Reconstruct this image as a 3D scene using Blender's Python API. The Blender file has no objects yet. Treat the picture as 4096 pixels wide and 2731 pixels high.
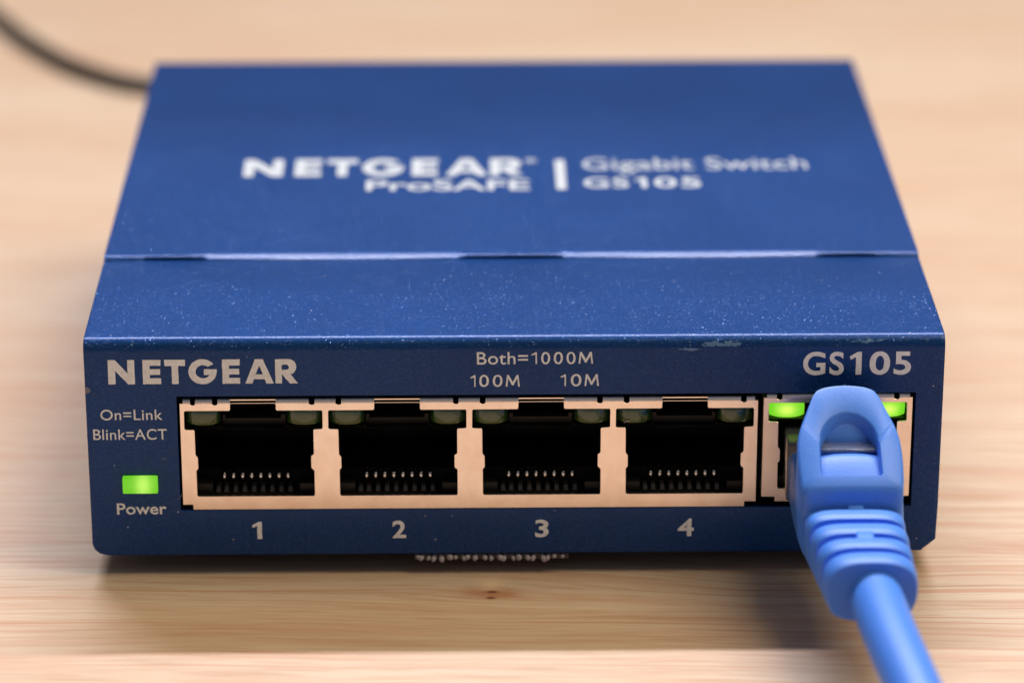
import bpy, bmesh, math, random
from mathutils import Vector, Matrix, noise

MM = 0.001
S = bpy.context.scene
COL = S.collection
random.seed(7)

# ------------------------------------------------------------------ camera
CAM_POS = Vector((-5.1029, -359.7523, 169.1914))
CAM_R = Vector((9.99907856e-01, -1.35594210e-02, -6.49987269e-04))
CAM_U = Vector((0.00563674, 0.37115682, 0.92855309))
CAM_F = Vector((0.0123494, 0.92847119, -0.37119905))
cam_d = bpy.data.cameras.new("camera")
cam = bpy.data.objects.new("camera", cam_d)
COL.objects.link(cam)
M = Matrix.Identity(4)
for i in range(3):
    M[i][0], M[i][1], M[i][2] = CAM_R[i], CAM_U[i], -CAM_F[i]
    M[i][3] = CAM_POS[i] * MM
cam.matrix_world = M
cam_d.sensor_width = 36.0
cam_d.lens = 125.09
cam_d.clip_start = 0.01
cam_d.clip_end = 20
cam_d.dof.use_dof = True
cam_d.dof.focus_distance = 0.3895
cam_d.dof.aperture_fstop = 14.5
S.camera = cam

# ------------------------------------------------------------------ light
w = bpy.data.worlds.new("World")
S.world = w
w.use_nodes = True
bg = w.node_tree.nodes["Background"]
bg.inputs[0].default_value = (1.0, 0.93, 0.92, 1)
bg.inputs[1].default_value = 0.16
S.view_settings.view_transform = 'Standard'
S.view_settings.look = 'None'
S.view_settings.exposure = 0.0
S.view_settings.gamma = 1.0
S.render.engine = 'CYCLES'
S.cycles.max_bounces = 10
S.cycles.transmission_bounces = 8

def area(name, loc, target, sx, sy, power, color):
    l = bpy.data.lights.new(name, 'AREA')
    l.shape = 'RECTANGLE'
    l.size, l.size_y = sx * MM, sy * MM
    l.energy = power
    l.color = color
    o = bpy.data.objects.new(name, l)
    COL.objects.link(o)
    o.location = Vector(loc) * MM
    d = (Vector(target) - Vector(loc))
    o.rotation_euler = d.to_track_quat('-Z', 'Y').to_euler()
    return o

# a long thin batten lamp above and behind the switch (crisp front shadow edge, soft side edges)
bl = area("batten_lamp", (0, 552, 800), (0, -330, 0), 800, 24, 3.85, (0.95, 0.94, 1.0))
bl.data.spread = math.radians(85)
# a warm lamp up to the right
area("warm_lamp", (590, -30, 1020), (0, -10, 0), 680, 780, 10.6, (1.0, 0.78, 0.46))

# ------------------------------------------------------------------ materials
class N:
    """tiny expression helper over shader nodes"""
    def __init__(s, nt, sock): s.nt, s.k = nt, sock
    def _m(s, op, b=None, c=None):
        n = s.nt.nodes.new('ShaderNodeMath'); n.operation = op
        s.nt.links.new(s.k, n.inputs[0])
        for i, v in ((1, b), (2, c)):
            if v is None: continue
            if isinstance(v, N): s.nt.links.new(v.k, n.inputs[i])
            else: n.inputs[i].default_value = v
        return N(s.nt, n.outputs[0])
    def __add__(s, b): return s._m('ADD', b)
    def __sub__(s, b): return s._m('SUBTRACT', b)
    def __mul__(s, b): return s._m('MULTIPLY', b)
    def __truediv__(s, b): return s._m('DIVIDE', b)
    __radd__ = __add__
    __rmul__ = __mul__
    def exp(s): return s._m('EXPONENT')
    def sin(s): return s._m('SINE')
    def abs(s): return s._m('ABSOLUTE')
    def pow(s, b): return s._m('POWER', b)
    def gt(s, b): return s._m('GREATER_THAN', b)
    def lt(s, b): return s._m('LESS_THAN', b)
    def neg(s): return s * -1.0
    def clamp(s):
        n = s.nt.nodes.new('ShaderNodeClamp'); s.nt.links.new(s.k, n.inputs[0]); return N(s.nt, n.outputs[0])
    def ramp(s, lo, hi, a=0.0, b=1.0):
        n = s.nt.nodes.new('ShaderNodeMapRange'); n.interpolation_type = 'SMOOTHSTEP'
        s.nt.links.new(s.k, n.inputs[0])
        for i, v in enumerate((lo, hi, a, b)): n.inputs[i + 1].default_value = v
        return N(s.nt, n.outputs[0])

def newmat(name):
    m = bpy.data.materials.new(name); m.use_nodes = True
    nt = m.node_tree
    return m, nt, nt.nodes['Principled BSDF']

def coords(nt):
    tc = nt.nodes.new('ShaderNodeTexCoord')
    sc = nt.nodes.new('ShaderNodeVectorMath'); sc.operation = 'SCALE'
    nt.links.new(tc.outputs['Object'], sc.inputs[0]); sc.inputs['Scale'].default_value = 1000.0
    sp = nt.nodes.new('ShaderNodeSeparateXYZ'); nt.links.new(sc.outputs[0], sp.inputs[0])
    return [N(nt, sp.outputs[i]) for i in range(3)], sc.outputs[0]

def vec(nt, x, y, z=0.0):
    n = nt.nodes.new('ShaderNodeCombineXYZ')
    for i, v in enumerate((x, y, z)):
        if isinstance(v, N): nt.links.new(v.k, n.inputs[i])
        else: n.inputs[i].default_value = v
    return n.outputs[0]

def noi(nt, v, scale=1.0, detail=2.0, rough=0.5, dist=0.0):
    n = nt.nodes.new('ShaderNodeTexNoise')
    nt.links.new(v, n.inputs['Vector'])
    n.inputs['Scale'].default_value = scale; n.inputs['Detail'].default_value = detail
    n.inputs['Roughness'].default_value = rough; n.inputs['Distortion'].default_value = dist
    return N(nt, n.outputs['Fac'])

def mix(nt, f, a, b):
    n = nt.nodes.new('ShaderNodeMix'); n.data_type = 'RGBA'
    if isinstance(f, N): nt.links.new(f.k, n.inputs[0])
    else: n.inputs[0].default_value = f
    for i, v in ((6, a), (7, b)):
        if isinstance(v, tuple): n.inputs[i].default_value = (*v, 1)
        else: nt.links.new(v, n.inputs[i])
    return n.outputs[2]

def bump(nt, bs, h, strength=0.3, dist=0.05):
    n = nt.nodes.new('ShaderNodeBump')
    n.inputs['Strength'].default_value = strength
    n.inputs['Distance'].default_value = dist * MM
    nt.links.new(h.k, n.inputs['Height']); nt.links.new(n.outputs[0], bs.inputs['Normal'])

def setc(bs, **k):
    for a, v in k.items():
        a = a.replace('_', ' ')
        if isinstance(v, tuple) and 'Color' in a: v = (*v, 1)
        bs.inputs[a].default_value = v

def wood_mat():
    m, nt, bs = newmat('light_wood')
    (x, y, z), P = coords(nt)
    KX, KY = -2.7, -5.2
    dx, dy = x - KX, y - KY
    # grain lines swell around the knot
    g = ((dx * dx / 260.0) + (dy * dy / 26.0)).neg().exp()
    swell = dy * g * -0.72
    g2 = (((x - 26.0) * (x - 26.0) / 160.0) + ((y + 3.0) * (y + 3.0) / 40.0)).neg().exp()
    lowf = noi(nt, vec(nt, x * 0.011, y * 0.03, 3.0), 1, 2)
    y2 = y + swell + g2 * 2.2 + (lowf - 0.5) * 9.0 + x * 0.035
    far = y.ramp(30.0, 190.0)                        # wilder, wider grain in the far part of the board
    y3 = y2 + (noi(nt, vec(nt, x * 0.02, y * 0.045, 9.0), 1, 2) - 0.5) * (far * 26.0)
    near = far * -0.65 + 1.0
    streak = near * noi(nt, vec(nt, x * 0.022, y3 * 0.38, 0.0), 1, 4, 0.58, 0.25).ramp(0.42, 0.68)
    line = near * noi(nt, vec(nt, x * 0.045, y3 * 1.15, 5.0), 1, 4, 0.62, 0.3).ramp(0.50, 0.63)
    fibre = noi(nt, vec(nt, x * 0.14, y2 * 2.8, 2.0), 1, 3, 0.6)
    patch = noi(nt, vec(nt, x * 0.012, y3 * 0.05, 7.0), 1, 3).ramp(0.35, 0.68)
    c = mix(nt, patch, (0.630, 0.515, 0.410), (0.595, 0.440, 0.330))
    c = mix(nt, streak * 0.62, c, (0.55, 0.335, 0.235))
    c = mix(nt, line * 0.48, c, (0.47, 0.270, 0.175))
    c = mix(nt, (fibre * -1.0 + 0.50).clamp() * 1.5, c, (0.46, 0.30, 0.21))
    c = mix(nt, (fibre - 0.48).clamp() * 1.1, c, (0.76, 0.61, 0.49))
    thin = near * noi(nt, vec(nt, x * 0.013, y3 * 1.7, 21.0), 1, 3, 0.55, 0.4).ramp(0.565, 0.625)
    c = mix(nt, thin * 0.75, c, (0.53, 0.300, 0.200))
    # the dark straight pore lines by the right of the device
    dl = noi(nt, vec(nt, x * 0.006, y2 * 1.5, 14.0), 1, 2).ramp(0.64, 0.72) * x.ramp(5.0, 30.0)
    c = mix(nt, dl * 0.45, c, (0.30, 0.17, 0.09))
    # knot: halo, pale spot, two dark eyes
    halo = ((dx * dx / 14.0) + (dy * dy / 1.8)).neg().exp()
    ring = ((dx * dx / 60.0) + (dy * dy / 7.0)).neg().exp() * noi(nt, vec(nt, x * 0.12, y2 * 1.3, 30.0), 1, 3).ramp(0.48, 0.60)
    c = mix(nt, ring * 0.55, c, (0.50, 0.26, 0.15))
    c = mix(nt, halo * 0.75, c, (0.42, 0.19, 0.10))
    py_ = y + 2.6
    pale = ((dx * dx / 1.6) + (py_ * py_ / 2.0)).neg().exp()
    c = mix(nt, pale * 0.8, c, (0.78, 0.60, 0.42))
    for ex, ey, rx, ry in ((-2.6, -4.75, 0.62, 0.30), (-2.75, -6.25, 0.50, 0.30)):
        a, b = x - ex, y - ey
        e = ((a * a / (rx * rx)) + (b * b / (ry * ry))).neg().exp()
        c = mix(nt, (e * 1.3).clamp() * 0.9, c, (0.16, 0.045, 0.02))
    nt.links.new(c, bs.inputs['Base Color'])
    setc(bs, Roughness=0.42, Specular_IOR_Level=0.35)
    bump(nt, bs, fibre, 0.25, 0.03)
    return m

def paint_mat(name, worn=False):
    m, nt, bs = newmat(name)
    (x, y, z), P = coords(nt)
    n1 = noi(nt, P, 3.4, 2, 0.6)
    n2 = noi(nt, P, 9.0, 1, 0.5)
    v = nt.nodes.new('ShaderNodeTexVoronoi'); nt.links.new(P, v.inputs['Vector']); v.inputs['Scale'].default_value = 5.5
    cellr = nt.nodes.new('ShaderNodeSeparateColor'); nt.links.new(v.outputs['Color'], cellr.inputs[0])
    d = N(nt, v.outputs['Distance'])
    glint_speck = N(nt, cellr.outputs[0]).gt(0.90) * d.lt(0.36)
    mott = noi(nt, P, 0.06, 3)
    c = mix(nt, mott.ramp(0.3, 0.7), (0.0025, 0.042, 0.195), (0.0035, 0.049, 0.220))
    c = mix(nt, glint_speck * 0.06, c, (0.35, 0.50, 0.72))  # flake sparkle put into the base colour as pale dots
    c = mix(nt, noi(nt, P, 2.6, 3, 0.75).ramp(0.40, 0.60) * 0.42, c, (0.002, 0.022, 0.110))
    if worn:
        # rubbed patches on the front bend, with a shape of their own
        def patch(cx, cz, rx, rz):
            a, b = x - cx, z - cz
            return ((a * a / (rx * rx)) + (b * b / (rz * rz))).neg().exp()
        nz = noi(nt, vec(nt, x * 1.6, y * 1.5, z * 3.5), 1, 3, 0.7)
        mask = (patch(22.6, 24.85, 2.9, 0.30) + patch(19.0, 24.30, 1.3, 0.20) + patch(38.5, 25.1, 2.4, 0.3) * 0.8
                )
        mk = ((mask + (nz - 0.5) * 2.2) - 0.55).ramp(0.0, 0.16)
        c = mix(nt, mk * 0.65, c, (0.17, 0.31, 0.56))
        # dust and tiny nicks on the face
        v2 = nt.nodes.new('ShaderNodeTexVoronoi'); nt.links.new(P, v2.inputs['Vector']); v2.inputs['Scale'].default_value = 0.55
        c2 = nt.nodes.new('ShaderNodeSeparateColor'); nt.links.new(v2.outputs['Color'], c2.inputs[0])
        dust = N(nt, v2.outputs['Distance']).lt(0.055) * N(nt, c2.outputs[1]).gt(0.45)
        c = mix(nt, dust * 0.45, c, (0.6, 0.6, 0.62))
        ch = patch(-46.9, 19.9, 0.55, 0.45)
        c = mix(nt, ((ch + (nz - 0.5)) - 0.4).ramp(0.0, 0.2) * 0.5, c, (0.30, 0.27, 0.30))
    nt.links.new(c, bs.inputs['Base Color'])
    rr = nt.nodes.new('ShaderNodeMapRange'); nt.links.new(n2.k, rr.inputs[0])
    rr.inputs[3].default_value = 0.44; rr.inputs[4].default_value = 0.56
    nt.links.new(rr.outputs[0], bs.inputs['Roughness'])
    setc(bs, Specular_IOR_Level=0.02, Metallic=0.35, Coat_Weight=0.38, Coat_Roughness=0.24)
    bump(nt, bs, n1 * 0.7 + n2 * 0.4, 0.45, 0.022)
    bn = [l for l in nt.links if l.to_node == bs and l.to_socket.name == 'Normal'][0].from_socket
    nt.links.new(bn, bs.inputs['Coat Normal'])
    # metal flakes in the lacquer: every cell its own tilt, mirror-bright
    vf = nt.nodes.new('ShaderNodeTexVoronoi'); nt.links.new(P, vf.inputs['Vector']); vf.inputs['Scale'].default_value = 10.5
    sb = nt.nodes.new('ShaderNodeVectorMath'); sb.operation = 'SUBTRACT'
    nt.links.new(vf.outputs['Color'], sb.inputs[0]); sb.inputs[1].default_value = (0.5, 0.5, 0.5)
    sc_ = nt.nodes.new('ShaderNodeVectorMath'); sc_.operation = 'SCALE'; nt.links.new(sb.outputs[0], sc_.inputs[0]); sc_.inputs['Scale'].default_value = 1.0
    ge = nt.nodes.new('ShaderNodeNewGeometry')
    ad = nt.nodes.new('ShaderNodeVectorMath'); ad.operation = 'ADD'; nt.links.new(ge.outputs['Normal'], ad.inputs[0]); nt.links.new(sc_.outputs[0], ad.inputs[1])
    no_ = nt.nodes.new('ShaderNodeVectorMath'); no_.operation = 'NORMALIZE'; nt.links.new(ad.outputs[0], no_.inputs[0])
    gl = nt.nodes.new('ShaderNodeBsdfAnisotropic'); gl.inputs['Color'].default_value = (0.40, 0.56, 1.0, 1); gl.inputs['Roughness'].default_value = 0.20
    nt.links.new(no_.outputs[0], gl.inputs['Normal'])
    ms = nt.nodes.new('ShaderNodeMixShader')
    wn = nt.nodes.new('ShaderNodeTexWhiteNoise'); wn.noise_dimensions = '3D'
    nt.links.new(vf.outputs['Position'], wn.inputs['Vector'])
    fk = N(nt, vf.outputs['Distance']).lt(0.42) * N(nt, wn.outputs['Value']).pow(3.0) * 0.16
    nt.links.new(fk.k, ms.inputs[0]); nt.links.new(bs.outputs[0], ms.inputs[1]); nt.links.new(gl.outputs[0], ms.inputs[2])
    out = nt.nodes['Material Output']; nt.links.new(ms.outputs[0], out.inputs['Surface'])
    return m

def simple(name, col, rough=0.5, metal=0.0, spec=0.5, nscale=None, nstr=0.2, ndist=0.03, **k):
    m, nt, bs = newmat(name)
    setc(bs, Base_Color=col, Roughness=rough, Metallic=metal, Specular_IOR_Level=spec, **k)
    (x, y, z), P = coords(nt)
    n = noi(nt, P, nscale or 1.0, 3)
    c = mix(nt, n.ramp(0.3, 0.7), col, tuple(v * 0.86 for v in col))
    nt.links.new(c, bs.inputs['Base Color'])
    if nscale: bump(nt, bs, n, nstr, ndist)
    return m

def shield_mat():
    m, nt, bs = newmat('tinned_shield_metal')
    (x, y, z), P = coords(nt)
    sm = noi(nt, P, 0.35, 4, 0.6).ramp(0.35, 0.7)
    st = noi(nt, vec(nt, x * 2.5, y, z * 0.5), 1, 4, 0.7)
    c = mix(nt, sm, (0.93, 0.83, 0.77), (0.86, 0.74, 0.67))
    c = mix(nt, st.ramp(0.62, 0.75) * 0.18, c, (0.50, 0.36, 0.28))
    edge = noi(nt, P, 2.2, 3, 0.7).ramp(0.60, 0.75)
    c = mix(nt, edge * 0.06, c, (0.30, 0.22, 0.18))
    nt.links.new(c, bs.inputs['Base Color'])
    setc(bs, Metallic=1.0)
    r = noi(nt, P, 0.4, 2) * 0.10 + 0.17
    nt.links.new(r.k, bs.inputs['Roughness'])
    bump(nt, bs, noi(nt, P, 0.25, 2), 0.08, 0.05)
    return m

def print_mat(name, col):
    m, nt, bs = newmat(name)
    (x, y, z), P = coords(nt)
    n = noi(nt, P, 1.6, 4, 0.7)
    c = mix(nt, n.ramp(0.35, 0.75), col, tuple(v * 0.80 for v in col))
    nt.links.new(c, bs.inputs['Base Color'])
    setc(bs, Roughness=0.6)
    bump(nt, bs, noi(nt, P, 5.0, 3), 0.3, 0.03)
    return m

def led_mat(name, base, em, strength, gx=0.9, gz=0.5, x0=0.0):
    m, nt, bs = newmat(name)
    (x, y, z), P = coords(nt)
    setc(bs, Base_Color=base, Roughness=0.18, Specular_IOR_Level=0.6)
    if strength > 0:
        # brighter and yellower over the chip in the middle of the lens
        xx = x - x0
        g = ((xx * xx / gx) + (z * z / gz)).neg().exp()
        c = mix(nt, g, em[0], em[1])
        nt.links.new(c, bs.inputs['Emission Color'])
        bs.inputs['Emission Strength'].default_value = strength
    else:
        c = mix(nt, z.ramp(-0.8, 0.7), base, (0.010, 0.060, 0.035))
        nt.links.new(c, bs.inputs['Base Color'])
        setc(bs, Coat_Weight=0.6, Coat_Roughness=0.08)
    return m

WOOD = wood_mat()
PAINT = paint_mat('dark_blue_paint')
PAINTF = paint_mat('dark_blue_paint_worn', True)
SHIELD = shield_mat()
BEND = simple('grey_sheen_metal', (0.86, 0.84, 0.86), 0.36, 1.0, nscale=6.0, nstr=0.4)  # shield metal again, with the bend's grey room reflection put into its colour
BLACK = simple('black_plastic', (0.012, 0.011, 0.011), 0.45, spec=0.3, nscale=3.0, nstr=0.1)
TOOTH = simple('charcoal_plastic', (0.035, 0.033, 0.034), 0.30, spec=0.5, nscale=4.0, nstr=0.15)
DARK = simple('interior_shade', (0.006, 0.006, 0.006), 0.8, spec=0.1)  # near-black colour stands in for shade inside the case
CONTACT = simple('bright_contact_metal', (0.98, 0.97, 0.96), 0.14, 1.0)
PRINT = print_mat('pale_grey_print', (0.84, 0.91, 1.0))
PRINTW = print_mat('white_print', (0.50, 0.56, 0.64))
LEDOFF = led_mat('unlit_green_lens', (0.034, 0.078, 0.016), None, 0)
LEDON = led_mat('lit_green_lens', (0.10, 0.35, 0.02), ((0.17, 0.66, 0.018), (0.72, 1.0, 0.13)), 1.0)
LEDPW = led_mat('lit_power_lens', (0.10, 0.35, 0.02), ((0.11, 0.50, 0.010), (0.50, 0.88, 0.13)), 0.95, 0.75, 3.0, 0.35)
RUBBER = simple('black_rubber', (0.012, 0.012, 0.012), 0.6, nscale=2.0)
CORD = simple('black_cord_sheath', (0.010, 0.009, 0.008), 0.45)
FIBRE = simple('white_fibre', (0.38, 0.355, 0.42), 0.7)

def blue_plastic():
    m, nt, bs = newmat('bright_blue_soft_plastic')
    (x, y, z), P = coords(nt)
    f = noi(nt, P, 5.0, 3, 0.6)
    sc = noi(nt, P, 0.8, 4, 0.7).ramp(0.60, 0.78)
    c = mix(nt, f.ramp(0.3, 0.7), (0.055, 0.215, 0.80), (0.068, 0.240, 0.86))
    c = mix(nt, sc * 0.20, c, (0.30, 0.45, 0.80))
    nt.links.new(c, bs.inputs['Base Color'])
    setc(bs, Roughness=0.44, Specular_IOR_Level=0.45, Subsurface_Weight=0.06, Subsurface_Radius=(0.3, 0.6, 1.6), Subsurface_Scale=MM)
    bump(nt, bs, f, 0.35, 0.05)
    return m
BLUE = blue_plastic()

def clear_plastic():
    m, nt, bs = newmat('clear_plug_plastic')
    setc(bs, Base_Color=(0.70, 0.82, 0.96), Roughness=0.12, IOR=1.5, Transmission_Weight=0.92)
    return m
CLEAR = clear_plastic()

# ------------------------------------------------------------------ mesh helpers (all in millimetres)
def mobj(name, verts, faces, mat, parent=None, smooth=False, loc=None):
    me = bpy.data.meshes.new(name)
    me.from_pydata([tuple(c * MM for c in v) for v in verts], [], faces)
    me.update()
    bm = bmesh.new(); bm.from_mesh(me)
    bmesh.ops.recalc_face_normals(bm, faces=bm.faces)
    bm.to_mesh(me); bm.free()
    if smooth:
        for p in me.polygons: p.use_smooth = True
    me.materials.append(mat)
    o = bpy.data.objects.new(name, me)
    COL.objects.link(o)
    if parent: o.parent = parent
    if loc: o.location = Vector(loc) * MM
    return o

def mod_bevel(o, w, seg=2, angle=30):
    b = o.modifiers.new('bevel', 'BEVEL'); b.width = w * MM; b.segments = seg
    b.limit_method = 'ANGLE'; b.angle_limit = math.radians(angle); b.harden_normals = False
    for p in o.data.polygons: p.use_smooth = True
    return b

def smooth_angle(o, deg=35):
    """mark sharp edges so that smooth shading keeps the corners"""
    me = o.data
    bm = bmesh.new(); bm.from_mesh(me)
    for f in bm.faces: f.smooth = True
    for e in bm.edges:
        if len(e.link_faces) == 2 and e.calc_face_angle(0) > math.radians(deg): e.smooth = False
    bm.to_mesh(me); bm.free()

def box_geo(V, F, x0, x1, y0, y1, z0, z1):
    b = len(V)
    V += [(x0, y0, z0), (x1, y0, z0), (x1, y1, z0), (x0, y1, z0), (x0, y0, z1), (x1, y0, z1), (x1, y1, z1), (x0, y1, z1)]
    F += [tuple(b + i for i in f) for f in ((0, 3, 2, 1), (4, 5, 6, 7), (0, 1, 5, 4), (1, 2, 6, 5), (2, 3, 7, 6), (3, 0, 4, 7))]

def box(name, x0, x1, y0, y1, z0, z1, mat, parent=None, bevel=0):
    V, F = [], []
    box_geo(V, F, x0, x1, y0, y1, z0, z1)
    o = mobj(name, V, F, mat, parent)
    if bevel: mod_bevel(o, bevel)
    return o

def empty(name, loc=(0, 0, 0), parent=None):
    o = bpy.data.objects.new(name, None); COL.objects.link(o)
    o.location = Vector(loc) * MM; o.empty_display_size = 0.01
    if parent: o.parent = parent
    return o

def tube(name, pts, r, mat, parent=None, seg=16, sub=1):
    """smooth tube through pts (Catmull-Rom), radius r or list of radii"""
    P = [Vector(p) for p in pts]
    out, rad = [], []
    R = r if isinstance(r, (list, tuple)) else [r] * len(P)
    for i in range(len(P) - 1):
        p0, p1, p2, p3 = P[max(i - 1, 0)], P[i], P[i + 1], P[min(i + 2, len(P) - 1)]
        for k in range(sub):
            t = k / sub
            out.append(0.5 * ((2 * p1) + (p2 - p0) * t + (2 * p0 - 5 * p1 + 4 * p2 - p3) * t * t + (3 * p1 - p0 - 3 * p2 + p3) * t ** 3))
            rad.append(R[i] * (1 - t) + R[i + 1] * t)
    out.append(P[-1]); rad.append(R[-1])
    V, F = [], []
    up = Vector((0, 0, 1))
    nrm = None
    for i, p in enumerate(out):
        d = (out[min(i + 1, len(out) - 1)] - out[max(i - 1, 0)]).normalized()
        if nrm is None:
            nrm = up.cross(d)
            if nrm.length < 1e-4: nrm = Vector((1, 0, 0))
            nrm.normalize()
        nrm = (nrm - d * nrm.dot(d)).normalized()
        b = d.cross(nrm)
        for k in range(seg):
            a = 2 * math.pi * k / seg
            V.append(tuple(p + (nrm * math.cos(a) + b * math.sin(a)) * rad[i]))
    for i in range(len(out) - 1):
        for k in range(seg):
            a, b2 = i * seg + k, i * seg + (k + 1) % seg
            F.append((a, b2, b2 + seg, a + seg))
    F.append(tuple(range(seg))); F.append(tuple((len(out) - 1) * seg + k for k in reversed(range(seg))))
    o = mobj(name, V, F, mat, parent, smooth=True)
    return o

def poly_with_holes(outer, holes, place, thick_dir, mat, name, parent, thick):
    """flat sheet from 2D loops (via a filled 2D curve), extruded by `thick` behind its face"""
    cu = bpy.data.curves.new(name, 'CURVE'); cu.dimensions = '2D'; cu.fill_mode = 'BOTH'
    for loop in [outer] + holes:
        sp = cu.splines.new('POLY'); sp.points.add(len(loop) - 1); sp.use_cyclic_u = True
        for i, p in enumerate(loop): sp.points[i].co = (p[0], p[1], 0, 1)
    tmp = bpy.data.objects.new('tmp', cu); COL.objects.link(tmp)
    dg = bpy.context.evaluated_depsgraph_get()
    me = bpy.data.meshes.new_from_object(tmp.evaluated_get(dg))
    bpy.data.objects.remove(tmp); bpy.data.curves.remove(cu)
    bm = bmesh.new(); bm.from_mesh(me); bpy.data.meshes.remove(me)
    bmesh.ops.remove_doubles(bm, verts=bm.verts, dist=1e-4)
    bmesh.ops.dissolve_limit(bm, angle_limit=0.01, verts=bm.verts, edges=bm.edges)
    g = bmesh.ops.extrude_face_region(bm, geom=list(bm.faces))
    for v in g['geom']:
        if isinstance(v, bmesh.types.BMVert): v.co.z += thick
    V = [place(v.co) for v in bm.verts]
    bm.verts.index_update()
    F = [tuple(v.index for v in f.verts) for f in bm.faces]
    bm.free()
    return mobj(name, V, F, mat, parent)

# ------------------------------------------------------------------ lettering
def jitter_mesh(bm, amp):
    for v in bm.verts:
        n = noise.noise_vector(Vector((v.co.x * 4.3, v.co.y * 4.3, 1.7)))
        n2 = noise.noise_vector(Vector((v.co.x * 1.3, v.co.y * 1.3, 5.7)))
        v.co.x += n.x * amp + n2.x * amp * 0.6; v.co.y += n.y * amp + n2.y * amp * 0.6

def finish_flat(bm, name, mat, parent, plane, lift, amp, thick=0.02, label=None):
    for _ in range(2):
        es = [e for e in bm.edges if e.calc_length() > 0.28]
        if es: bmesh.ops.subdivide_edges(bm, edges=es, cuts=1)
    bmesh.ops.triangulate(bm, faces=bm.faces)
    jitter_mesh(bm, amp)
    g = bmesh.ops.extrude_face_region(bm, geom=list(bm.faces))
    for v in g['geom']:
        if isinstance(v, bmesh.types.BMVert): v.co.z -= thick
    bm.verts.index_update()
    if plane == 'front': f = lambda c: (c.x, -lift - c.z - thick, c.y)
    else: f = lambda c: (c.x, c.y, lift + c.z + thick)
    V = [f(v.co) for v in bm.verts]
    F = [tuple(v.index for v in q.verts) for q in bm.faces]
    bm.free()
    o = mobj(name, V, F, mat, parent)
    if label: o['label'] = label
    return o

def text(s, x0, x1, y0, y1, name='lettering', weight=0.0, mat=None, parent=None, plane='front', lift=0.012, amp=0.02, spacing=1.0, label=None, ref=None):
    """flat printed text fitted to a box; `ref` = text whose height defines the box (caps height)"""
    def mk(t):
        cu = bpy.data.curves.new(name, 'FONT'); cu.body = t; cu.size = 1.0; cu.resolution_u = 6
        cu.offset = weight; cu.space_character = spacing
        tmp = bpy.data.objects.new('tmp', cu); COL.objects.link(tmp)
        dg = bpy.context.evaluated_depsgraph_get()
        me = bpy.data.meshes.new_from_object(tmp.evaluated_get(dg))
        bpy.data.objects.remove(tmp); bpy.data.curves.remove(cu)
        return me
    me = mk(s)
    xs = [v.co.x for v in me.vertices]; ys = [v.co.y for v in me.vertices]
    ax0, ax1 = min(xs), max(xs); ay0, ay1 = min(ys), max(ys)
    if ref:
        mr = mk(ref); yr = [v.co.y for v in mr.vertices]; ay0, ay1 = min(yr), max(yr); bpy.data.meshes.remove(mr)
    sx, sy = (x1 - x0) / (ax1 - ax0), (y1 - y0) / (ay1 - ay0)
    bm = bmesh.new(); bm.from_mesh(me); bpy.data.meshes.remove(me)
    for v in bm.verts:
        v.co.x = x0 + (v.co.x - ax0) * sx; v.co.y = y0 + (v.co.y - ay0) * sy; v.co.z = 0
    bmesh.ops.remove_doubles(bm, verts=bm.verts, dist=1e-4)
    return finish_flat(bm, name, mat, parent, plane, lift, amp, label=label)

def arcpts(cx, cy, rx, ry, a0, a1, n=14):
    return [(cx + rx * math.cos(math.radians(a0 + (a1 - a0) * i / n)), cy + ry * math.sin(math.radians(a0 + (a1 - a0) * i / n))) for i in range(n + 1)]

# heavy geometric capitals, traced in a box of height 1 (x, y) -> loops (outer, hole...)
def G_(w=1.19):
    out = arcpts(0.60, 0.5, 0.60, 0.52, 38, 300, 26)
    out += arcpts(0.60, 0.5, 0.60, 0.52, 318, 362, 6)
    out += [(1.20, 0.60), (0.66, 0.60), (0.66, 0.37), (0.90, 0.37)]
    out += arcpts(0.62, 0.5, 0.32, 0.27, 320, 270, 5)
    out += arcpts(0.62, 0.5, 0.32, 0.27, 260, 50, 18)
    return [out]
GLY = {
 'N': (1.14, [[(0, 0), (0.30, 0), (0.30, 0.56), (0.84, 0), (1.14, 0), (1.14, 1), (0.84, 1), (0.84, 0.44), (0.30, 1), (0, 1)]]),
 'E': (0.76, [[(0, 0), (0.76, 0), (0.76, 0.24), (0.29, 0.24), (0.29, 0.385), (0.73, 0.385), (0.73, 0.62), (0.29, 0.62), (0.29, 0.76), (0.76, 0.76), (0.76, 1), (0, 1)]]),
 'T': (0.93, [[(0.32, 0), (0.62, 0), (0.62, 0.75), (0.93, 0.75), (0.93, 1), (0, 1), (0, 0.75), (0.32, 0.75)]]),
 'G': (1.20, G_()),
 'A': (1.24, [[(0, 0), (0.31, 0), (0.38, 0.18), (0.86, 0.18), (0.93, 0), (1.24, 0), (0.79, 1), (0.45, 1)], [(0.46, 0.38), (0.78, 0.38), (0.62, 0.75)]]),
 'R': (1.00, [[(0, 0), (0.29, 0), (0.29, 0.39), (0.64, 0), (1.00, 0), (0.66, 0.40)] + arcpts(0.60, 0.68, 0.34, 0.32, -60, 90, 10) + [(0, 1)],
        [(0.29, 0.56), (0.48, 0.56)] + arcpts(0.48, 0.67, 0.14, 0.11, -90, 90, 6) + [(0.29, 0.78)]]),
}
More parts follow.
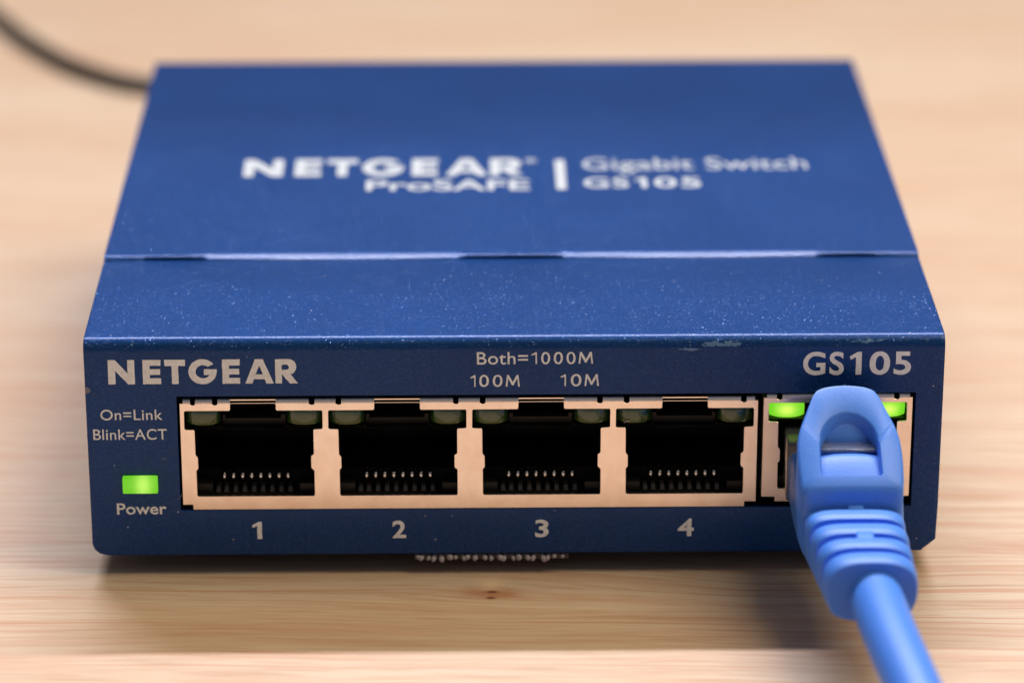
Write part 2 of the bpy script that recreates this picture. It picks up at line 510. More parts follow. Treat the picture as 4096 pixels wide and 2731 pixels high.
def wordmark(x0, x1, y0, y1, starts, mat, parent, plane, lift, amp, name='capital_letter'):
    """the big capitals: `starts` = left edge of each letter as a fraction of the word width, plus its width"""
    W, H = x1 - x0, y1 - y0
    for ch, fx, fw in starts:
        gw, loops = GLY[ch]
        cu = bpy.data.curves.new('lettering', 'CURVE'); cu.dimensions = '2D'; cu.fill_mode = 'BOTH'
        for loop in loops:
            sp = cu.splines.new('POLY'); sp.points.add(len(loop) - 1); sp.use_cyclic_u = True
            for i, p in enumerate(loop):
                sp.points[i].co = (x0 + fx * W + p[0] / gw * fw * W, y0 + p[1] * H, 0, 1)
        tmp = bpy.data.objects.new('tmp', cu); COL.objects.link(tmp)
        dg = bpy.context.evaluated_depsgraph_get()
        me = bpy.data.meshes.new_from_object(tmp.evaluated_get(dg))
        bpy.data.objects.remove(tmp); bpy.data.curves.remove(cu)
        bm = bmesh.new(); bm.from_mesh(me); bpy.data.meshes.remove(me)
        bmesh.ops.remove_doubles(bm, verts=bm.verts, dist=1e-4)
        finish_flat(bm, name, mat, parent, plane, lift, amp)

def one_(t): return (0.5, [[(0.5 - t, 0), (0.5, 0), (0.5, 1), (0.5 - t * 0.72, 1), (0, 0.80), (0.05, 0.80 - t * 0.62), (0.5 - t, 0.83 - t * 0.25)]])
def em_(t): return (1.1, [[(0, 0), (t, 0), (t + 0.07, 0.70), (0.55 - t * 0.42, 0.10), (0.55 + t * 0.42, 0.10), (1.03 - t, 0.70), (1.1 - t, 0), (1.1, 0), (0.99, 1), (0.99 - t, 1), (0.55, 0.38), (0.11 + t, 1), (0.11, 1)]])
GLY['1b'] = one_(0.235); GLY['1t'] = one_(0.125); GLY['M'] = em_(0.135)
def glyph(key, x0, x1, y0, y1, mat, parent, plane='front', lift=0.012, amp=0.02, name='lettering'):
    wordmark(x0, x1, y0, y1, [(key, 0, 1.0)], mat, parent, plane, lift, amp, name)
# letter positions measured on the front (fractions of the word's width)
NET = [('N', 0.000, 0.140), ('E', 0.183, 0.095), ('T', 0.297, 0.110), ('G', 0.424, 0.148), ('E', 0.602, 0.093), ('A', 0.722, 0.150), ('R', 0.882, 0.118)]

# ------------------------------------------------------------------ the table
V, F = [], []
box_geo(V, F, -700, 700, -620, 760, -22, -2.5)
table = mobj('table_top', V, F, WOOD)
table['kind'] = 'structure'

# ------------------------------------------------------------------ the switch
H = 25.68
sw = empty('network_switch', (0, 0, 0))
sw['label'] = 'dark blue metal network switch with five ports and lit green lights on the wooden table'
sw['category'] = 'network switch'

def grid_sheet(name, xs, prof, skip, mat, parent, thick):
    """xs: x stations (function of row allowed); prof: list of (y,z); skip(i,j) drops a cell"""
    V, F = [], []
    nx = len(xs(0))
    for j, (y, z) in enumerate(prof):
        for x in xs(j): V.append((x, y, z))
    for j in range(len(prof) - 1):
        for i in range(nx - 1):
            if skip(i, j): continue
            a = j * nx + i
            F.append((a, a + 1, a + 1 + nx, a + nx))
    o = mobj(name, V, F, mat, parent)
    return o

R_ = 1.4
prof = [(0, 0), (0, 0.25), (0, 0.7), (0, 1.4), (0, 5.42), (0, 19.08)]
for k in range(11):
    a = math.radians(90 * k / 10)
    prof.append((R_ - R_ * math.cos(a), H - R_ + R_ * math.sin(a)))
prof.insert(6, (0, H - R_ - 0.12))
prof += [(R_ + 0.12, H), (12, H), (24.8, H), (24.95, H - 0.05), (24.95, H - 1.2)]
def xs_row(j):
    l = [-45.2, -46.25, -46.75, -47.0]; r = [45.3, 45.55, 46.1, 46.9]
    L = l[j] if j < 4 else -47.0
    Rr = r[j] if j < 4 else 47.0
    return [L, L + 0.5, -37.05, 44.0, Rr - 0.5, Rr]
nx = 6
V, F = [], []
for j, (y, z) in enumerate(prof):
    for x in xs_row(j): V.append((x, y, z))
for j in range(len(prof) - 1):
    for i in range(nx - 1):
        if i == 2 and j == 4: continue
        a = j * nx + i
        F.append((a, a + 1, a + 1 + nx, a + nx))
me = bpy.data.meshes.new('front_shell')
me.from_pydata([tuple(c * MM for c in v) for v in V], [], F); me.update()
me.materials.append(PAINTF)
shell = bpy.data.objects.new('front_shell', me); COL.objects.link(shell); shell.parent = sw
sol = shell.modifiers.new('solidify', 'SOLIDIFY'); sol.thickness = 0.6 * MM; sol.offset = -1.0
bv = shell.modifiers.new('bevel', 'BEVEL'); bv.width = 0.16 * MM; bv.segments = 2; bv.limit_method = 'ANGLE'; bv.angle_limit = math.radians(50)
for p in me.polygons: p.use_smooth = True

# rear lid with its rolled front lip: thick tongues, thin gaps
segs = [(-47.0, -42.4, 25.02, 0.28), (-42.4, -35.9, 25.22, 0.28), (-35.9, -5.3, 24.43, 1.4), (-5.3, 5.2, 25.22, 0.28),
        (5.2, 35.8, 24.43, 1.4), (35.8, 41.9, 25.22, 0.28), (41.9, 47.0, 25.02, 0.28)]
HL = H + 0.40
st = []
for i, (a, b, y0, r) in enumerate(segs):
    st.append((a + ((0.9 if r > 1 else 0.1) if i else 0), y0, r)); st.append(((a + b) / 2, y0, r)); st.append((b - ((0.9 if r > 1 else 0.1) if i < 6 else 0), y0, r))
V, F = [], []
NP = 12
for (x, y0, r) in st:
    wob = 0.04 * noise.noise(Vector((x * 0.5, 0, 0)))
    if r > 1: pr = [(24.86, -1.3), (24.86, 0.0), (24.90, 0.035), (25.05, 0.075), (25.55, 0.225), (25.95, 0.335), (26.2, 0.385), (26.5, 0.40)]
    elif y0 > 25.1: pr = [(25.20, -1.3), (25.20, 0.02), (25.20, 0.12), (25.23, 0.24), (25.32, 0.32), (25.46, 0.375), (25.62, 0.398), (25.8, 0.40)]
    else: pr = [(24.90, -1.3), (24.90, 0.0), (24.94, 0.05), (25.10, 0.17), (25.24, 0.27), (25.42, 0.345), (25.62, 0.39), (25.8, 0.40)]
    for (py, pz) in pr: V.append((x, py + wob, H + pz))
    V += [(x, 27, HL), (x, 60, HL), (x, 100.0, HL), (x, 101.0, HL - 0.8)]
for i in range(len(st) - 1):
    for k in range(NP - 1):
        a = i * NP + k
        F.append((a, a + NP, a + NP + 1, a + 1))
lid = mobj('rear_lid', V, F, PAINT, sw); smooth_angle(lid, 40)

for sx in (-1, 1):
    xa, xb = sorted((sx * 45.9, sx * 46.85))
    box('side_panel', xa, xb, 1.2, 100.6, 0.5, H - 0.35, PAINT, sw, 0.2)
box('rear_panel', -45.8, 45.8, 99.8, 100.5, 0.5, H - 0.5, PAINT, sw)
box('base_tray', -44.6, 44.6, 1.1, 99.5, -0.35, 0.9, PAINT, sw, 0.2)
for fx in (-36, 36):
    for fy in (12, 88):
        V, F = [], []
        n = 20
        for zz, rr in ((-2.5, 5.2), (-2.2, 5.5), (-0.352, 5.8)):
            for k in range(n):
                a = 2 * math.pi * k / n
                V.append((fx + rr * math.cos(a), fy + rr * math.sin(a), zz))
        for j in range(2):
            for k in range(n):
                F.append((j * n + k, j * n + (k + 1) % n, (j + 1) * n + (k + 1) % n, (j + 1) * n + k))
        F.append(tuple(range(n))); F.append(tuple(2 * n + k for k in range(n)))
        mobj('rubber_foot', V, F, RUBBER, sw)

# chassis interior round the sockets, shade painted near-black (a box open to the front)
V = [(-37.4, 1.02, 5.1), (44.3, 1.02, 5.1), (44.3, 1.02, 19.4), (-37.4, 1.02, 19.4), (-37.4, 16, 5.1), (44.3, 16, 5.1), (44.3, 16, 19.4), (-37.4, 16, 19.4)]
mobj('chassis_recess', V, [(4, 5, 6, 7), (0, 1, 5, 4), (1, 2, 6, 5), (2, 3, 7, 6), (3, 0, 4, 7)], DARK, sw)

# ---- sockets
YS = 0.06           # front of the shield, behind the painted face
PC = -12.93
def port_outline(cx):
    """opening of one socket in the shield (x, z), centre x = cx, with rounded corners"""
    raw = [(-20.5, 17.33), (-20.52, 15.12), (-19.42, 15.08), (-19.40, 12.05), (-19.16, 11.80), (-19.15, 10.40), (-19.37, 10.22), (-19.35, 7.08),
           (-6.36, 7.08), (-6.36, 10.20), (-6.69, 10.38), (-6.68, 11.95), (-6.38, 12.08), (-6.38, 15.08), (-5.35, 15.14), (-5.35, 17.33),
           (-10.44, 17.34), (-10.45, 18.27), (-15.42, 18.27), (-15.45, 17.34)]
    pts = [(x - PC + cx, z) for x, z in raw]
    out = []
    n = len(pts)
    for i in range(n):
        p, a, b = Vector(pts[i]), Vector(pts[i - 1]), Vector(pts[(i + 1) % n])
        r = min(0.16, (a - p).length * 0.4, (b - p).length * 0.4)
        pa, pb = p + (a - p).normalized() * r, p + (b - p).normalized() * r
        for t in (0, 0.5, 1):
            q = pa.lerp(p, t).lerp(p.lerp(pb, t), t)
            out.append((q.x, q.y))
    return out

led_base = None
def make_led(parent, cx, cz, lit, mat):
    """lens with a front that bulges in plan; origin at its middle"""
    W2, ht = 1.98, 0.90
    V, F = [], []
    n = 12
    for zz, rr in ((-ht, 0.0), (-ht + 0.15, 0.10), (0.0, 0.14), (ht - 0.12, 0.10), (ht, 0.0)):
        for i in range(n + 1):
            u = -1 + 2 * i / n
            V.append((u * (W2 - 0.1 + rr * 0.5), 0.85 * (abs(u) ** 2.6) - rr * 0.6, zz))
    m_ = n + 1
    for j in range(4):
        for i in range(n): F.append((j * m_ + i, j * m_ + i + 1, (j + 1) * m_ + i + 1, (j + 1) * m_ + i))
    b = len(V)
    for zz in (-ht, ht):
        V += [(-W2 + 0.1, 4.0, zz), (W2 - 0.1, 4.0, zz)]
    F.append(tuple(range(m_)) + (b + 1, b)); F.append(tuple(4 * m_ + i for i in range(m_)) + (b + 3, b + 2))
    F.append((b, 0, m_, 2 * m_, 3 * m_, 4 * m_, b + 2)); F.append((m_ - 1, b + 1, b + 3, 5 * m_ - 1, 4 * m_ - 1, 3 * m_ - 1, 2 * m_ - 1))
    o = mobj('indicator_light', V, F, mat, parent, loc=(cx, YS + 0.28, cz)); smooth_angle(o, 40)
    o['label'] = 'indicator light glowing bright green' if lit else 'unlit dark green indicator light'
    return o

def make_contact(parent, x, dz=0.0):
    pts = [(x, 3.8, 8.82 + dz), (x, 3.1, 8.82 + dz), (x, 2.68, 8.70 + dz), (x, 2.55, 8.52 + dz), (x, 2.55, 8.22 + dz), (x, 2.75, 8.10 + dz), (x, 3.3, 8.06 + dz), (x, 3.8, 8.05 + dz)]
    return tube('contact', pts, 0.20, CONTACT, parent, seg=8, sub=3)

protos = {}
def copy_child(key, maker, parent, dx, dz=0.0):
    """first call builds, later calls copy the object and share its mesh"""
    if key not in protos:
        protos[key] = maker()
        return protos[key]
    o = protos[key].copy(); COL.objects.link(o); o.parent = parent
    o.location = protos[key].location + Vector((dx, 0, dz)) * MM
    return o

def socket_inside(block, cx, dz, lit):
    """black housing, teeth, contacts and lights of one socket"""
    # housing front plate behind the shield with the plug opening, joined inner boxes
    V, F = [], []
    x0, x1 = cx - 6.55, cx + 6.62
    def inner(x0, x1, y0, y1, z0, z1):      # box open at its front
        b = len(V)
        V.extend([(x0, y0, z0), (x1, y0, z0), (x1, y0, z1), (x0, y0, z1), (x0, y1, z0), (x1, y1, z0), (x1, y1, z1), (x0, y1, z1)])
        F.extend([tuple(b + i for i in f) for f in ((4, 5, 6, 7), (0, 1, 5, 4), (1, 2, 6, 5), (2, 3, 7, 6), (3, 0, 4, 7))])
    inner(x0, x1, YS + 0.45, 12.0, 6.85 + dz, 14.95 + dz)          # plug opening
    inner(cx - 3.1, cx + 3.0, YS + 0.5, 6.0, 16.25 + dz, 18.45 + dz)   # latch notch
    for s in (-1, 1):
        a, b_ = sorted((cx + s * 3.6, cx + s * 7.75))
        inner(a, b_, YS + 0.5, 3.6, 15.25 + dz, 17.6 + dz)           # light bays
    box_geo(V, F, cx - 3.5, cx + 3.45, 1.7, 5.0, 14.98 + dz, 16.2 + dz)   # bar between the bays
    box_geo(V, F, cx - 7.7, cx - 3.52, 0.95, 3.5, 14.97 + dz, 15.24 + dz)
    box_geo(V, F, cx + 3.47, cx + 7.7, 0.95, 3.5, 14.97 + dz, 15.24 + dz)
    box_geo(V, F, x0 + 0.02, x0 + 1.75, 1.3, 5, 6.87 + dz, 8.05 + dz)
    box_geo(V, F, x1 - 1.75, x1 - 0.02, 1.3, 5, 6.87 + dz, 8.05 + dz)
    mobj('socket_housing', V, F, BLACK, block)
    box('shade_block', x0 + 0.03, x1 - 0.03, 3.3, 11.9, 6.9 + dz, 8.98 + dz, DARK, block)  # added dark block that stands for the shade behind the contacts
    for s in (-1, 1):
        make_led(block, cx + s * 5.55, 16.42 + dz, lit, LEDON if lit else LEDOFF)
    if lit: return                                                   # the rest is behind the plug
    for k in range(8):
        x = -3.55 + k * 1.012
        copy_child('contact', lambda: make_contact(block, cx + x, dz), block, 0) if 'contact' not in protos else None
        o = protos['contact']
        if not (cx < -28 and k == 0):
            o = protos['contact'].copy(); COL.objects.link(o); o.parent = block
            o.location = Vector(((cx + x) - CX0, 0, dz)) * MM
    for k in range(9):
        x = cx - 4.55 + k * 1.012 + (0.12 if k == 0 else 0)
        wd = 0.50
        V = [(x, 1.5, 6.95), (x + wd, 1.5, 6.95), (x + wd - 0.05, 1.9, 7.45), (x + 0.05, 1.9, 7.45), (x, 3.2, 6.95), (x + wd, 3.2, 6.95), (x + wd, 3.2, 7.5), (x, 3.2, 7.5)]
        mobj('comb_tooth', V, [(0, 1, 2, 3), (3, 2, 6, 7), (0, 3, 7, 4), (1, 5, 6, 2), (0, 4, 5, 1), (4, 7, 6, 5)], TOOTH, block)

CX0 = -28.72 - 3.55
def shield(name, x0, x1, z0, z1, centres, dz, notch_l, notch_r, slots, copper):
    """front sheet with openings plus the bent top edge in strips between the slots"""
    outer = [(x0, z0 + 0.62), (x0 + notch_l, z0 + 0.62), (x0 + notch_l, z0), (x1 - notch_r, z0), (x1 - notch_r, z0 + 0.62), (x1, z0 + 0.62)] if True else None
    zt = z1 - 0.5                                                    # where the bend starts
    top = [(x1, zt)]
    for (a, b) in sorted(slots, reverse=True):                        # round-bottomed nicks
        top += [(b, zt), (b, zt - 0.05)] + arcpts((a + b) / 2, zt - 0.05, (b - a) / 2, 0.17, 0, -180, 6)[1:-1] + [(a, zt - 0.05), (a, zt)]
    top += [(x0, zt)]
    if notch_l == 0: outer = [(x0, z0), (x1 - notch_r, z0), (x1 - notch_r, z0 + 0.62), (x1, z0 + 0.62)]
    if notch_r == 0: outer = [(x0, z0 + 0.62), (x0 + notch_l, z0 + 0.62), (x0 + notch_l, z0), (x1, z0)]
    loops = [[(x, z + dz) for x, z in port_outline(c)] for c in centres]
    # the latch notch cuts through the sheet up to the bend: keep a thin bridge of metal above
    o = poly_with_holes(outer + top, loops, lambda c: (c.x, YS + c.z, c.y), None, SHIELD, name, sw, 0.25)
    bb = o.modifiers.new('bevel', 'BEVEL'); bb.width = 0.05 * MM; bb.segments = 1; bb.limit_method = 'ANGLE'; bb.angle_limit = math.radians(60)
    # bend strips
    cuts = sorted(slots)
    segs_, xa = [], x0 + 0.35
    notches = [(c - 2.5, c + 2.48) for c in centres]
    ev = sorted(cuts + notches)
    for (a, b) in ev:
        segs_.append((xa, a)); xa = b
    segs_.append((xa, x1 - 0.35))
    V, F = [], []
    for (a, b) in segs_:
        if b - a < 0.05: continue
        n = 7
        base = len(V)
        for xx in (a, b):
            for k in range(n):
                t = math.radians(90 * k / (n - 1))
                V.append((xx, YS + 0.5 - 0.5 * math.cos(t), zt + 0.5 * math.sin(t)))
            V.append((xx, YS + 8, zt + 0.5))
        for k in range(n):
            F.append((base + k, base + n + 1 + k, base + n + 2 + k, base + k + 1))
    t_ = mobj('bent_top_edge', V, F, BEND, o); smooth_angle(t_, 50)
    V, F = [], []
    for (a, b) in notches: box_geo(V, F, a, b, YS + 0.02, YS + 8, zt + 0.33, zt + 0.46)
    mobj('thin_top_edge', V, F, SHIELD, o)
    for xa_, xb_ in ((x0 + 0.02, x0 + 0.22), (x1 - 0.22, x1 - 0.02)):      # the shield's side walls
        V, F = [], []
        box_geo(V, F, xa_, xb_, YS + 0.26, YS + 12, z0 + 0.63, zt)
        mobj('shield_side', V, F, BEND, o)
    return o

def slots_for(c): return [(c - 6.75, c - 6.12), (c + 6.12, c + 6.75)]
centres = [-28.72, -12.92, 2.89, 18.69]
sl = []
for c in centres: sl += slots_for(c)
sl[0] = (-35.6, -35.05); sl.insert(1, (-33.2, -32.6))
gang = shield('four_port_block', -36.75, 26.70, 5.50, 18.72, centres, 0.0, 1.1, 1.25, sl, None)
for c in centres: socket_inside(gang, c, 0.0, False)
single = shield('single_port_block', 27.32, 43.72, 6.05, 19.0, [35.5], 0.55, 1.5, 1.0, slots_for(35.5), None)
socket_inside(single, 35.5, 0.55, True)

# power light: a small light pipe through the face
V, F = [], []
a, b, c_, d_ = -43.30, -39.45, 7.80, 9.70
cx, cz = (a + b) / 2, (c_ + d_) / 2
box_geo(V, F, a - cx, b - cx, -0.75, 0.9, c_ - cz, d_ - cz)
pl = mobj('power_light', V, F, LEDPW, sw, loc=(cx, 0, cz)); mod_bevel(pl, 0.12)
pl['label'] = 'rectangular power light glowing green'

# ---- print on the front
wordmark(-44.39, -23.72, 20.60, 23.45, NET, PRINT, sw, 'front', 0.012, 0.030)
text('GS', 31.50, 35.97, 21.20, 23.97, weight=0.022, mat=PRINT, parent=sw, spacing=1.12)
glyph('1b', 36.57, 37.90, 21.24, 23.93, PRINT, sw)
text('0', 38.78, 41.02, 21.20, 23.97, weight=0.022, mat=PRINT, parent=sw)
text('5', 41.43, 43.33, 21.20, 23.93, weight=0.022, mat=PRINT, parent=sw)
text('Both=', -4.15, 1.42, 22.68, 24.14, weight=0.006, mat=PRINT, parent=sw, spacing=1.05)
glyph('1t', 1.80, 2.40, 22.72, 24.10, PRINT, sw)
text('000', 2.85, 6.62, 22.68, 24.12, weight=0.004, mat=PRINT, parent=sw, spacing=1.25)
glyph('M', 6.94, 8.54, 22.72, 24.10, PRINT, sw)
glyph('1t', -4.90, -4.32, 20.07, 21.44, PRINT, sw)
text('00', -3.92, -1.36, 20.04, 21.46, weight=0.004, mat=PRINT, parent=sw, spacing=1.25)
glyph('M', -1.02, 0.54, 20.07, 21.44, PRINT, sw)
glyph('1t', 4.98, 5.57, 20.09, 21.48, PRINT, sw)
text('0', 6.11, 7.28, 20.06, 21.50, weight=0.004, mat=PRINT, parent=sw)
glyph('M', 7.60, 9.20, 20.09, 21.48, PRINT, sw)
text('On=Link', -45.45, -38.67, 16.35, 17.60, weight=0.004, mat=PRINT, parent=sw, spacing=1.05)
text('Blink=ACT', -46.33, -38.25, 14.00, 15.28, weight=0.004, mat=PRINT, parent=sw, spacing=1.05)
text('Power', -44.10, -38.63, 5.00, 6.36, weight=0.016, mat=PRINT, parent=sw, spacing=1.03)
glyph('1b', -29.22, -28.12, 1.92, 4.00, PRINT, sw, name='port_number')
text('2', -13.62, -12.12, 1.92, 4.06, name='port_number', weight=0.022, mat=PRINT, parent=sw)
text('3', 2.24, 3.73, 1.92, 4.06, name='port_number', weight=0.022, mat=PRINT, parent=sw)
text('4', 18.10, 19.90, 1.94, 4.08, name='port_number', weight=0.022, mat=PRINT, parent=sw)
# ---- print on the lid
wordmark(-32.6, 1.8, 53.0, 59.3, NET, PRINTW, sw, 'top', HL + 0.01, 0.03)
text('®', 2.1, 3.5, 57.6, 59.4, weight=0.01, mat=PRINTW, parent=sw, plane='top', lift=HL + 0.01)
text('ProSAFE', -17.4, 2.5, 47.5, 51.4, weight=0.018, mat=PRINTW, parent=sw, plane='top', lift=HL + 0.01)
V, F = [], []
box_geo(V, F, 5.75, 6.95, 47.7, 58.7, HL + 0.01, HL + 0.03)
mobj('printed_bar', V, F, PRINTW, sw)
text('Gigabit Switch', 9.2, 36.9, 53.5, 59.2, weight=0.002, mat=PRINTW, parent=sw, plane='top', lift=HL + 0.01, ref='GgS')
text('GS', 9.1, 14.6, 48.2, 51.9, weight=0.020, mat=PRINTW, parent=sw, plane='top', lift=HL + 0.01, spacing=1.1)
glyph('1b', 15.3, 16.8, 48.2, 51.9, PRINTW, sw, 'top', HL + 0.01)
text('05', 17.7, 23.4, 48.2, 51.9, weight=0.020, mat=PRINTW, parent=sw, plane='top', lift=HL + 0.01, spacing=1.1)

# ---- fuzzy white strip poking out under the front edge
strip = box('adhesive_strip', -11.2, 6.0, 0.6, 18, -1.0, -0.37, simple('dull_grey_strip', (0.10, 0.09, 0.10), 0.8), sw)
tx = -10.9
while tx < 5.9:
    wv = random.uniform(0.48, 0.80)
    drop = random.uniform(0.22, 0.62) * (0.55 if tx > 4.3 or tx < -10.4 else 1)
    lean = random.uniform(-0.25, 0.3)
    tube('tuft', [(tx, 0.75, -0.45), (tx + lean * 0.4, 0.25, -0.42 - drop * 0.25), (tx + lean, 0.0, -0.35 - drop * 0.75), (tx + lean * 1.3, 0.12, -0.4 - drop)],
         [wv * 0.34, wv * 0.40, wv * 0.48, wv * 0.30], FIBRE, strip, seg=7, sub=2)
    tx += wv * 0.95 + random.uniform(0.05, 0.32)

# a few hairs and nicks of dust on the face and the shield
def hair(pts, r=0.035): return tube('lint', pts, r, FIBRE, sw, seg=5, sub=4)
hair([(-37.4, -0.05, 6.75), (-37.1, -0.10, 7.0), (-36.85, -0.06, 7.4)], 0.02)
hair([(-39.0, -0.04, 11.6), (-38.7, -0.05, 11.75), (-38.4, -0.04, 11.7)], 0.02)
hair([(12.0, YS + 0.1, 15.6), (12.25, YS + 0.05, 15.8), (12.6, YS + 0.1, 15.75)], 0.05)

# ------------------------------------------------------------------ the patch cable in port 5
cab = empty('patch_cable', (35.6, -14, -2.5))
cab['label'] = 'bright blue network cable plugged into the rightmost port of the switch'
cab['category'] = 'network cable'
def cobj(o, parent=cab):
    o.parent = parent
    if parent is cab: o.matrix_parent_inverse = Matrix.Translation(-Vector((35.6, -14, -2.5)) * MM)
    return o

def superloft(name, secs, mat, parent, n=48, caps=True):
    """secs: (y, xc, zc, half width, half height, exponent)"""
    V, F = [], []
    for (y, xc, zc, hw, hh, ex) in secs:
        for k in range(n):
            a = 2 * math.pi * k / n
            c, s = math.cos(a), math.sin(a)
            V.append((xc + hw * math.copysign(abs(c) ** (2 / ex), c), y, zc + hh * math.copysign(abs(s) ** (2 / ex), s)))
    for j in range(len(secs) - 1):
        for k in range(n):
            F.append((j * n + k, j * n + (k + 1) % n, (j + 1) * n + (k + 1) % n, (j + 1) * n + k))
    if caps:
        F.append(tuple(range(n))); F.append(tuple((len(secs) - 1) * n + k for k in reversed(range(n))))
    o = mobj(name, V, F, mat, None); smooth_angle(o, 45)
    return cobj(o, parent)

# clear plug body, mostly inside the socket
o = box('plug_body', 29.75, 41.35, -3.6, 9.5, 7.7, 14.6, CLEAR, None, 0.25); cobj(o)
o = box('latch_tab', 32.85, 38.75, -8.75, 3.0, 15.72, 16.12, CLEAR, None, 0.12); cobj(o)

# boot body under the hood
secs = []
for y, xc, z0_, z1_, hw, ex in ((-2.6, 35.75, 7.2, 13.4, 5.55, 7), (-3.0, 35.75, 6.9, 13.7, 5.75, 8), (-8, 35.85, 6.3, 13.6, 5.75, 8), (-12.0, 35.9, 5.9, 12.6, 5.65, 7), (-14.2, 35.95, 5.7, 11.2, 5.45, 6)):
    secs.append((y, xc, (z0_ + z1_) / 2, hw, (z1_ - z0_) / 2, ex))
boot = superloft('plug_boot', secs, BLUE, cab)

# strain relief: rounded ribs along a core
def env(y):     # envelope of rib tops by distance
    t = (-y - 14.0) / 14.3
    xc = 35.95 + 0.55 * t
    hw = 5.45 - 0.62 * t
    ztop = 11.95 + 0.35 * t; zbot = 5.6 - 0.35 * t
    ex = 4.4 - 1.7 * t
    return xc, (ztop + zbot) / 2, hw, (ztop - zbot) / 2, ex
ribs = [(-14.5, -17.15), (-18.35, -21.0), (-22.2, -24.75), (-25.85, -28.6)]
secs = []
for i, (a, b) in enumerate(ribs):
    if i == 0:
        xc, zc, hw, hh, ex = env(-13.5); secs.append((-13.5, xc, zc, hw - 1.15, hh - 1.15, ex))
    m_ = 7
    for k in range(m_):
        t = k / (m_ - 1)
        y = a + (b - a) * t
        inset = 0.22 * (1 - math.sin(math.pi * min(max(t, 0.0), 1.0)) ** 0.30)
        if k in (0, m_ - 1): inset = 0.24
        xc, zc, hw, hh, ex = env(y)
        if k == 0: secs.append((y + 0.12, xc, zc, hw - 1.8, hh - 1.8, ex))
        secs.append((y, xc, zc, hw - inset, hh - inset, ex))
        if k == m_ - 1 and i < 3: secs.append((y - 0.12, xc, zc, hw - 1.8, hh - 1.8, ex))
    if i < 3:
        nx_ = ribs[i + 1][0]
        xc, zc, hw, hh, ex = env((b + nx_) / 2); secs.append(((b + nx_) / 2, xc, zc, hw - 1.9, hh - 1.9, ex))
core = []
for i in range(13):
    y = -13.6 - 14.6 * i / 12
    xc, zc, hw, hh, ex = env(y)
    zt_, zb_ = zc + hh - 2.3, zc - hh - 0.05
    core.append((y, xc, (zt_ + zb_) / 2, hw - 0.10 - 0.25 * i / 12, (zt_ - zb_) / 2, ex))
superloft('relief_core', core, BLUE, cab)
relief = superloft('strain_relief', secs, BLUE, cab, n=56)
# spine pieces on top and at the sides that bridge the grooves
V, F = [], []
box_geo(V, F, 35.25, 37.05, -15.2, -13.2, 9.5, 11.98)
box_geo(V, F, 35.45, 37.35, -23.0, -20.2, 9.5, 12.02)
sp = mobj('spine', V, F, BLUE, None); mod_bevel(sp, 0.25); cobj(sp, cab)

# hood: a sloping slab with an arched window, walls down to the boot
def hood_z(y): return 21.15 - (-y - 2.6) * 0.632
NL = 120
XC = 35.85
def walk(path, u):
    L = [0]
    for i in range(len(path) - 1): L.append(L[-1] + math.dist(path[i], path[i + 1]))
    s = u * L[-1]
    for i in range(len(path) - 1):
        if s <= L[i + 1] or i == len(path) - 2:
            t = (s - L[i]) / max(L[i + 1] - L[i], 1e-9)
            return (path[i][0] + (path[i + 1][0] - path[i][0]) * t, path[i][1] + (path[i + 1][1] - path[i][1]) * t)
def halves(path_sets, u, cx):
    # path_sets: three matched stretches on the right side (rear, flank, crown); the left side mirrors them
    right = u < 0.5
    v = (u if right else 1.0 - u) * 2.0
    k = min(int(v * 3), 2)
    x, y = walk(path_sets[k], v * 3 - k)
    return (x, y) if right else (2 * cx - x, y)
OUT3 = [[(35.85, -14.1), (40.6, -14.1), (41.05, -14.0), (41.28, -13.7)],
        [(41.28, -13.7), (41.45, -12.4), (41.52, -11.0), (41.52, -9.5), (41.42, -8.4), (41.22, -7.5), (40.92, -6.7)],
        [(40.92, -6.7), (40.25, -5.3), (39.5, -3.7), (39.0, -3.05), (38.2, -2.75), (37.0, -2.58), (35.85, -2.5)]]
INN3 = [[(35.85, -12.65), (38.75, -12.65), (38.98, -12.55), (39.05, -12.3)],
        [(39.05, -12.3), (39.0, -8.9)],
        [(35.85 + 3.15 * math.cos(math.radians(a)), -8.9 + 3.25 * math.sin(math.radians(a))) for a in range(0, 91, 10)]]
def outer_pt(u): return halves(OUT3, u, 35.85)
def inner_pt(u): return halves(INN3, u, 35.85)
V, F = [], []
for k in range(NL):
    u = k / NL
    ox, oy = outer_pt(u); ix, iy = inner_pt(u)
    edge_drop = 0.32 * (abs(ox - XC) / 5.7) ** 3
    V.append((ox, oy, 9.9))       # 0 outer wall foot
    V.append((ox, oy, hood_z(oy) - 0.55 - edge_drop))       # 1
    sx_, sy_ = XC + (ox - XC) * 0.985, oy + 0.12 - 0.22 * min(max((oy + 14.1) / 11.6, 0), 1)
    V.append((sx_, sy_, hood_z(oy) - 0.17 - edge_drop))     # 2
    sx_, sy_ = XC + (ox - XC) * 0.94, oy + 0.45 - 0.83 * min(max((oy + 14.1) / 11.6, 0), 1)
    V.append((sx_, sy_, hood_z(sy_) - edge_drop * 0.5))     # 3 top
    V.append((ix + (ix - XC) * 0.05, iy + (0.16 if iy > -9 else 0), hood_z(iy)))   # 4 window rim
    V.append((ix, iy, hood_z(iy) - 0.25))                   # 5
    V.append((ix + (XC - ix) * 0.03, iy, hood_z(iy) - 2.0))                    # 6 inner wall foot
for k in range(NL):
    k2 = (k + 1) % NL
    for j in range(6): F.append((k * 7 + j, k2 * 7 + j, k2 * 7 + j + 1, k * 7 + j + 1))
hood = mobj('boot_hood', V, F, BLUE, None); smooth_angle(hood, 48); cobj(hood, cab)
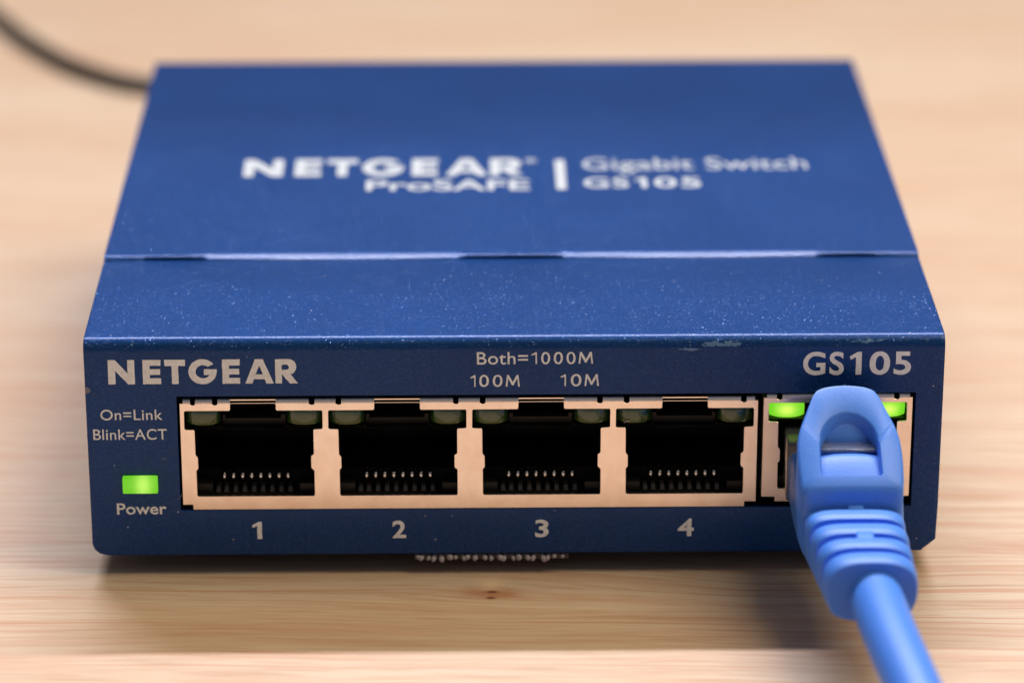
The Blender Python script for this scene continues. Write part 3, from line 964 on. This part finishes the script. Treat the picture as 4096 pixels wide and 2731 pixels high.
# under the window: a domed ramp and the back wall
V, F = [], []
rp = [(-12.9, 14.1), (-12.2, 14.5), (-11.4, 14.92), (-10.5, 15.33), (-9.6, 15.65), (-9.0, 15.76), (-8.8, 15.6), (-8.75, 12.5)]
for (y, z) in rp:
    for i in range(9):
        u = -1 + i / 4
        V.append((XC + u * 3.6, y, z - 0.35 * u * u))
for j in range(len(rp) - 1):
    for i in range(8): F.append((j * 9 + i, j * 9 + i + 1, (j + 1) * 9 + i + 1, (j + 1) * 9 + i))
rm = mobj('finger_ramp', V, F, BLUE, None, smooth=True); smooth_angle(rm, 60); cobj(rm, hood)
rm.matrix_parent_inverse = Matrix.Identity(4); rm.parent = hood
V, F = [], []                                                      # curved wall below the arch
for (y, z) in ((-6.9, 13.5), (-6.9, 15.8), (-6.6, 16.8), (-5.6, 17.9), (-4.4, 18.8)):
    for i in range(9):
        u = -1 + i / 4
        V.append((XC + u * 3.9, y + 0.5 * u * u, z))
for j in range(4):
    for i in range(8): F.append((j * 9 + i, j * 9 + i + 1, (j + 1) * 9 + i + 1, (j + 1) * 9 + i))
bw = mobj('hood_inner_wall', V, F, BLUE, None, smooth=True); bw.parent = hood

# the cable itself
tube_pts = [(36.85, -26.5, 8.3), (36.95, -30, 8.25), (37.5, -38, 8.05), (38.7, -48, 7.2), (40.6, -62, 5.2), (43.5, -82, 2.2), (47.5, -105, 0.6), (53, -135, 0.35), (62, -175, 0.35), (75, -225, 0.35), (95, -290, 0.35), (120, -380, 0.35)]
c = tube('cable', tube_pts, 2.78, BLUE, None, seg=32, sub=8); cobj(c)

# ------------------------------------------------------------------ the power cord behind on the left
pts = [(-88.6, 223.6), (-82.8, 212.0), (-78.0, 201.9), (-73.7, 194.4), (-69.5, 187.9), (-65.5, 183.2), (-61.7, 179.5), (-58.1, 176.9), (-54.4, 175.3)]
full = [(-125, 330), (-108, 270), (-96, 240)] + pts + [(-47, 173.2), (-38, 168), (-31, 156), (-28.5, 142)]
P3 = [(x, y, -1.1) for x, y in full] + [(-28, 130, 2.5), (-28, 122, 8.0), (-28, 116, 9.6)]
pc = empty('power_cord', (-60, 178, -2.5))
pc['label'] = 'thin black power cord curving away behind the left rear corner of the switch'
pc['category'] = 'power cord'
inv = Matrix.Translation(-Vector((-60, 178, -2.5)) * MM)
c = tube('cord', P3, 1.2, CORD, None, seg=16, sub=8); c.parent = pc; c.matrix_parent_inverse = inv
c = tube('cord_plug', [(-28, 118, 9.6), (-28, 116, 9.6), (-28, 103, 9.6), (-28, 100.6, 9.6)], [2.2, 3.8, 4.2, 4.2], CORD, None, seg=20); c.parent = pc; c.matrix_parent_inverse = inv
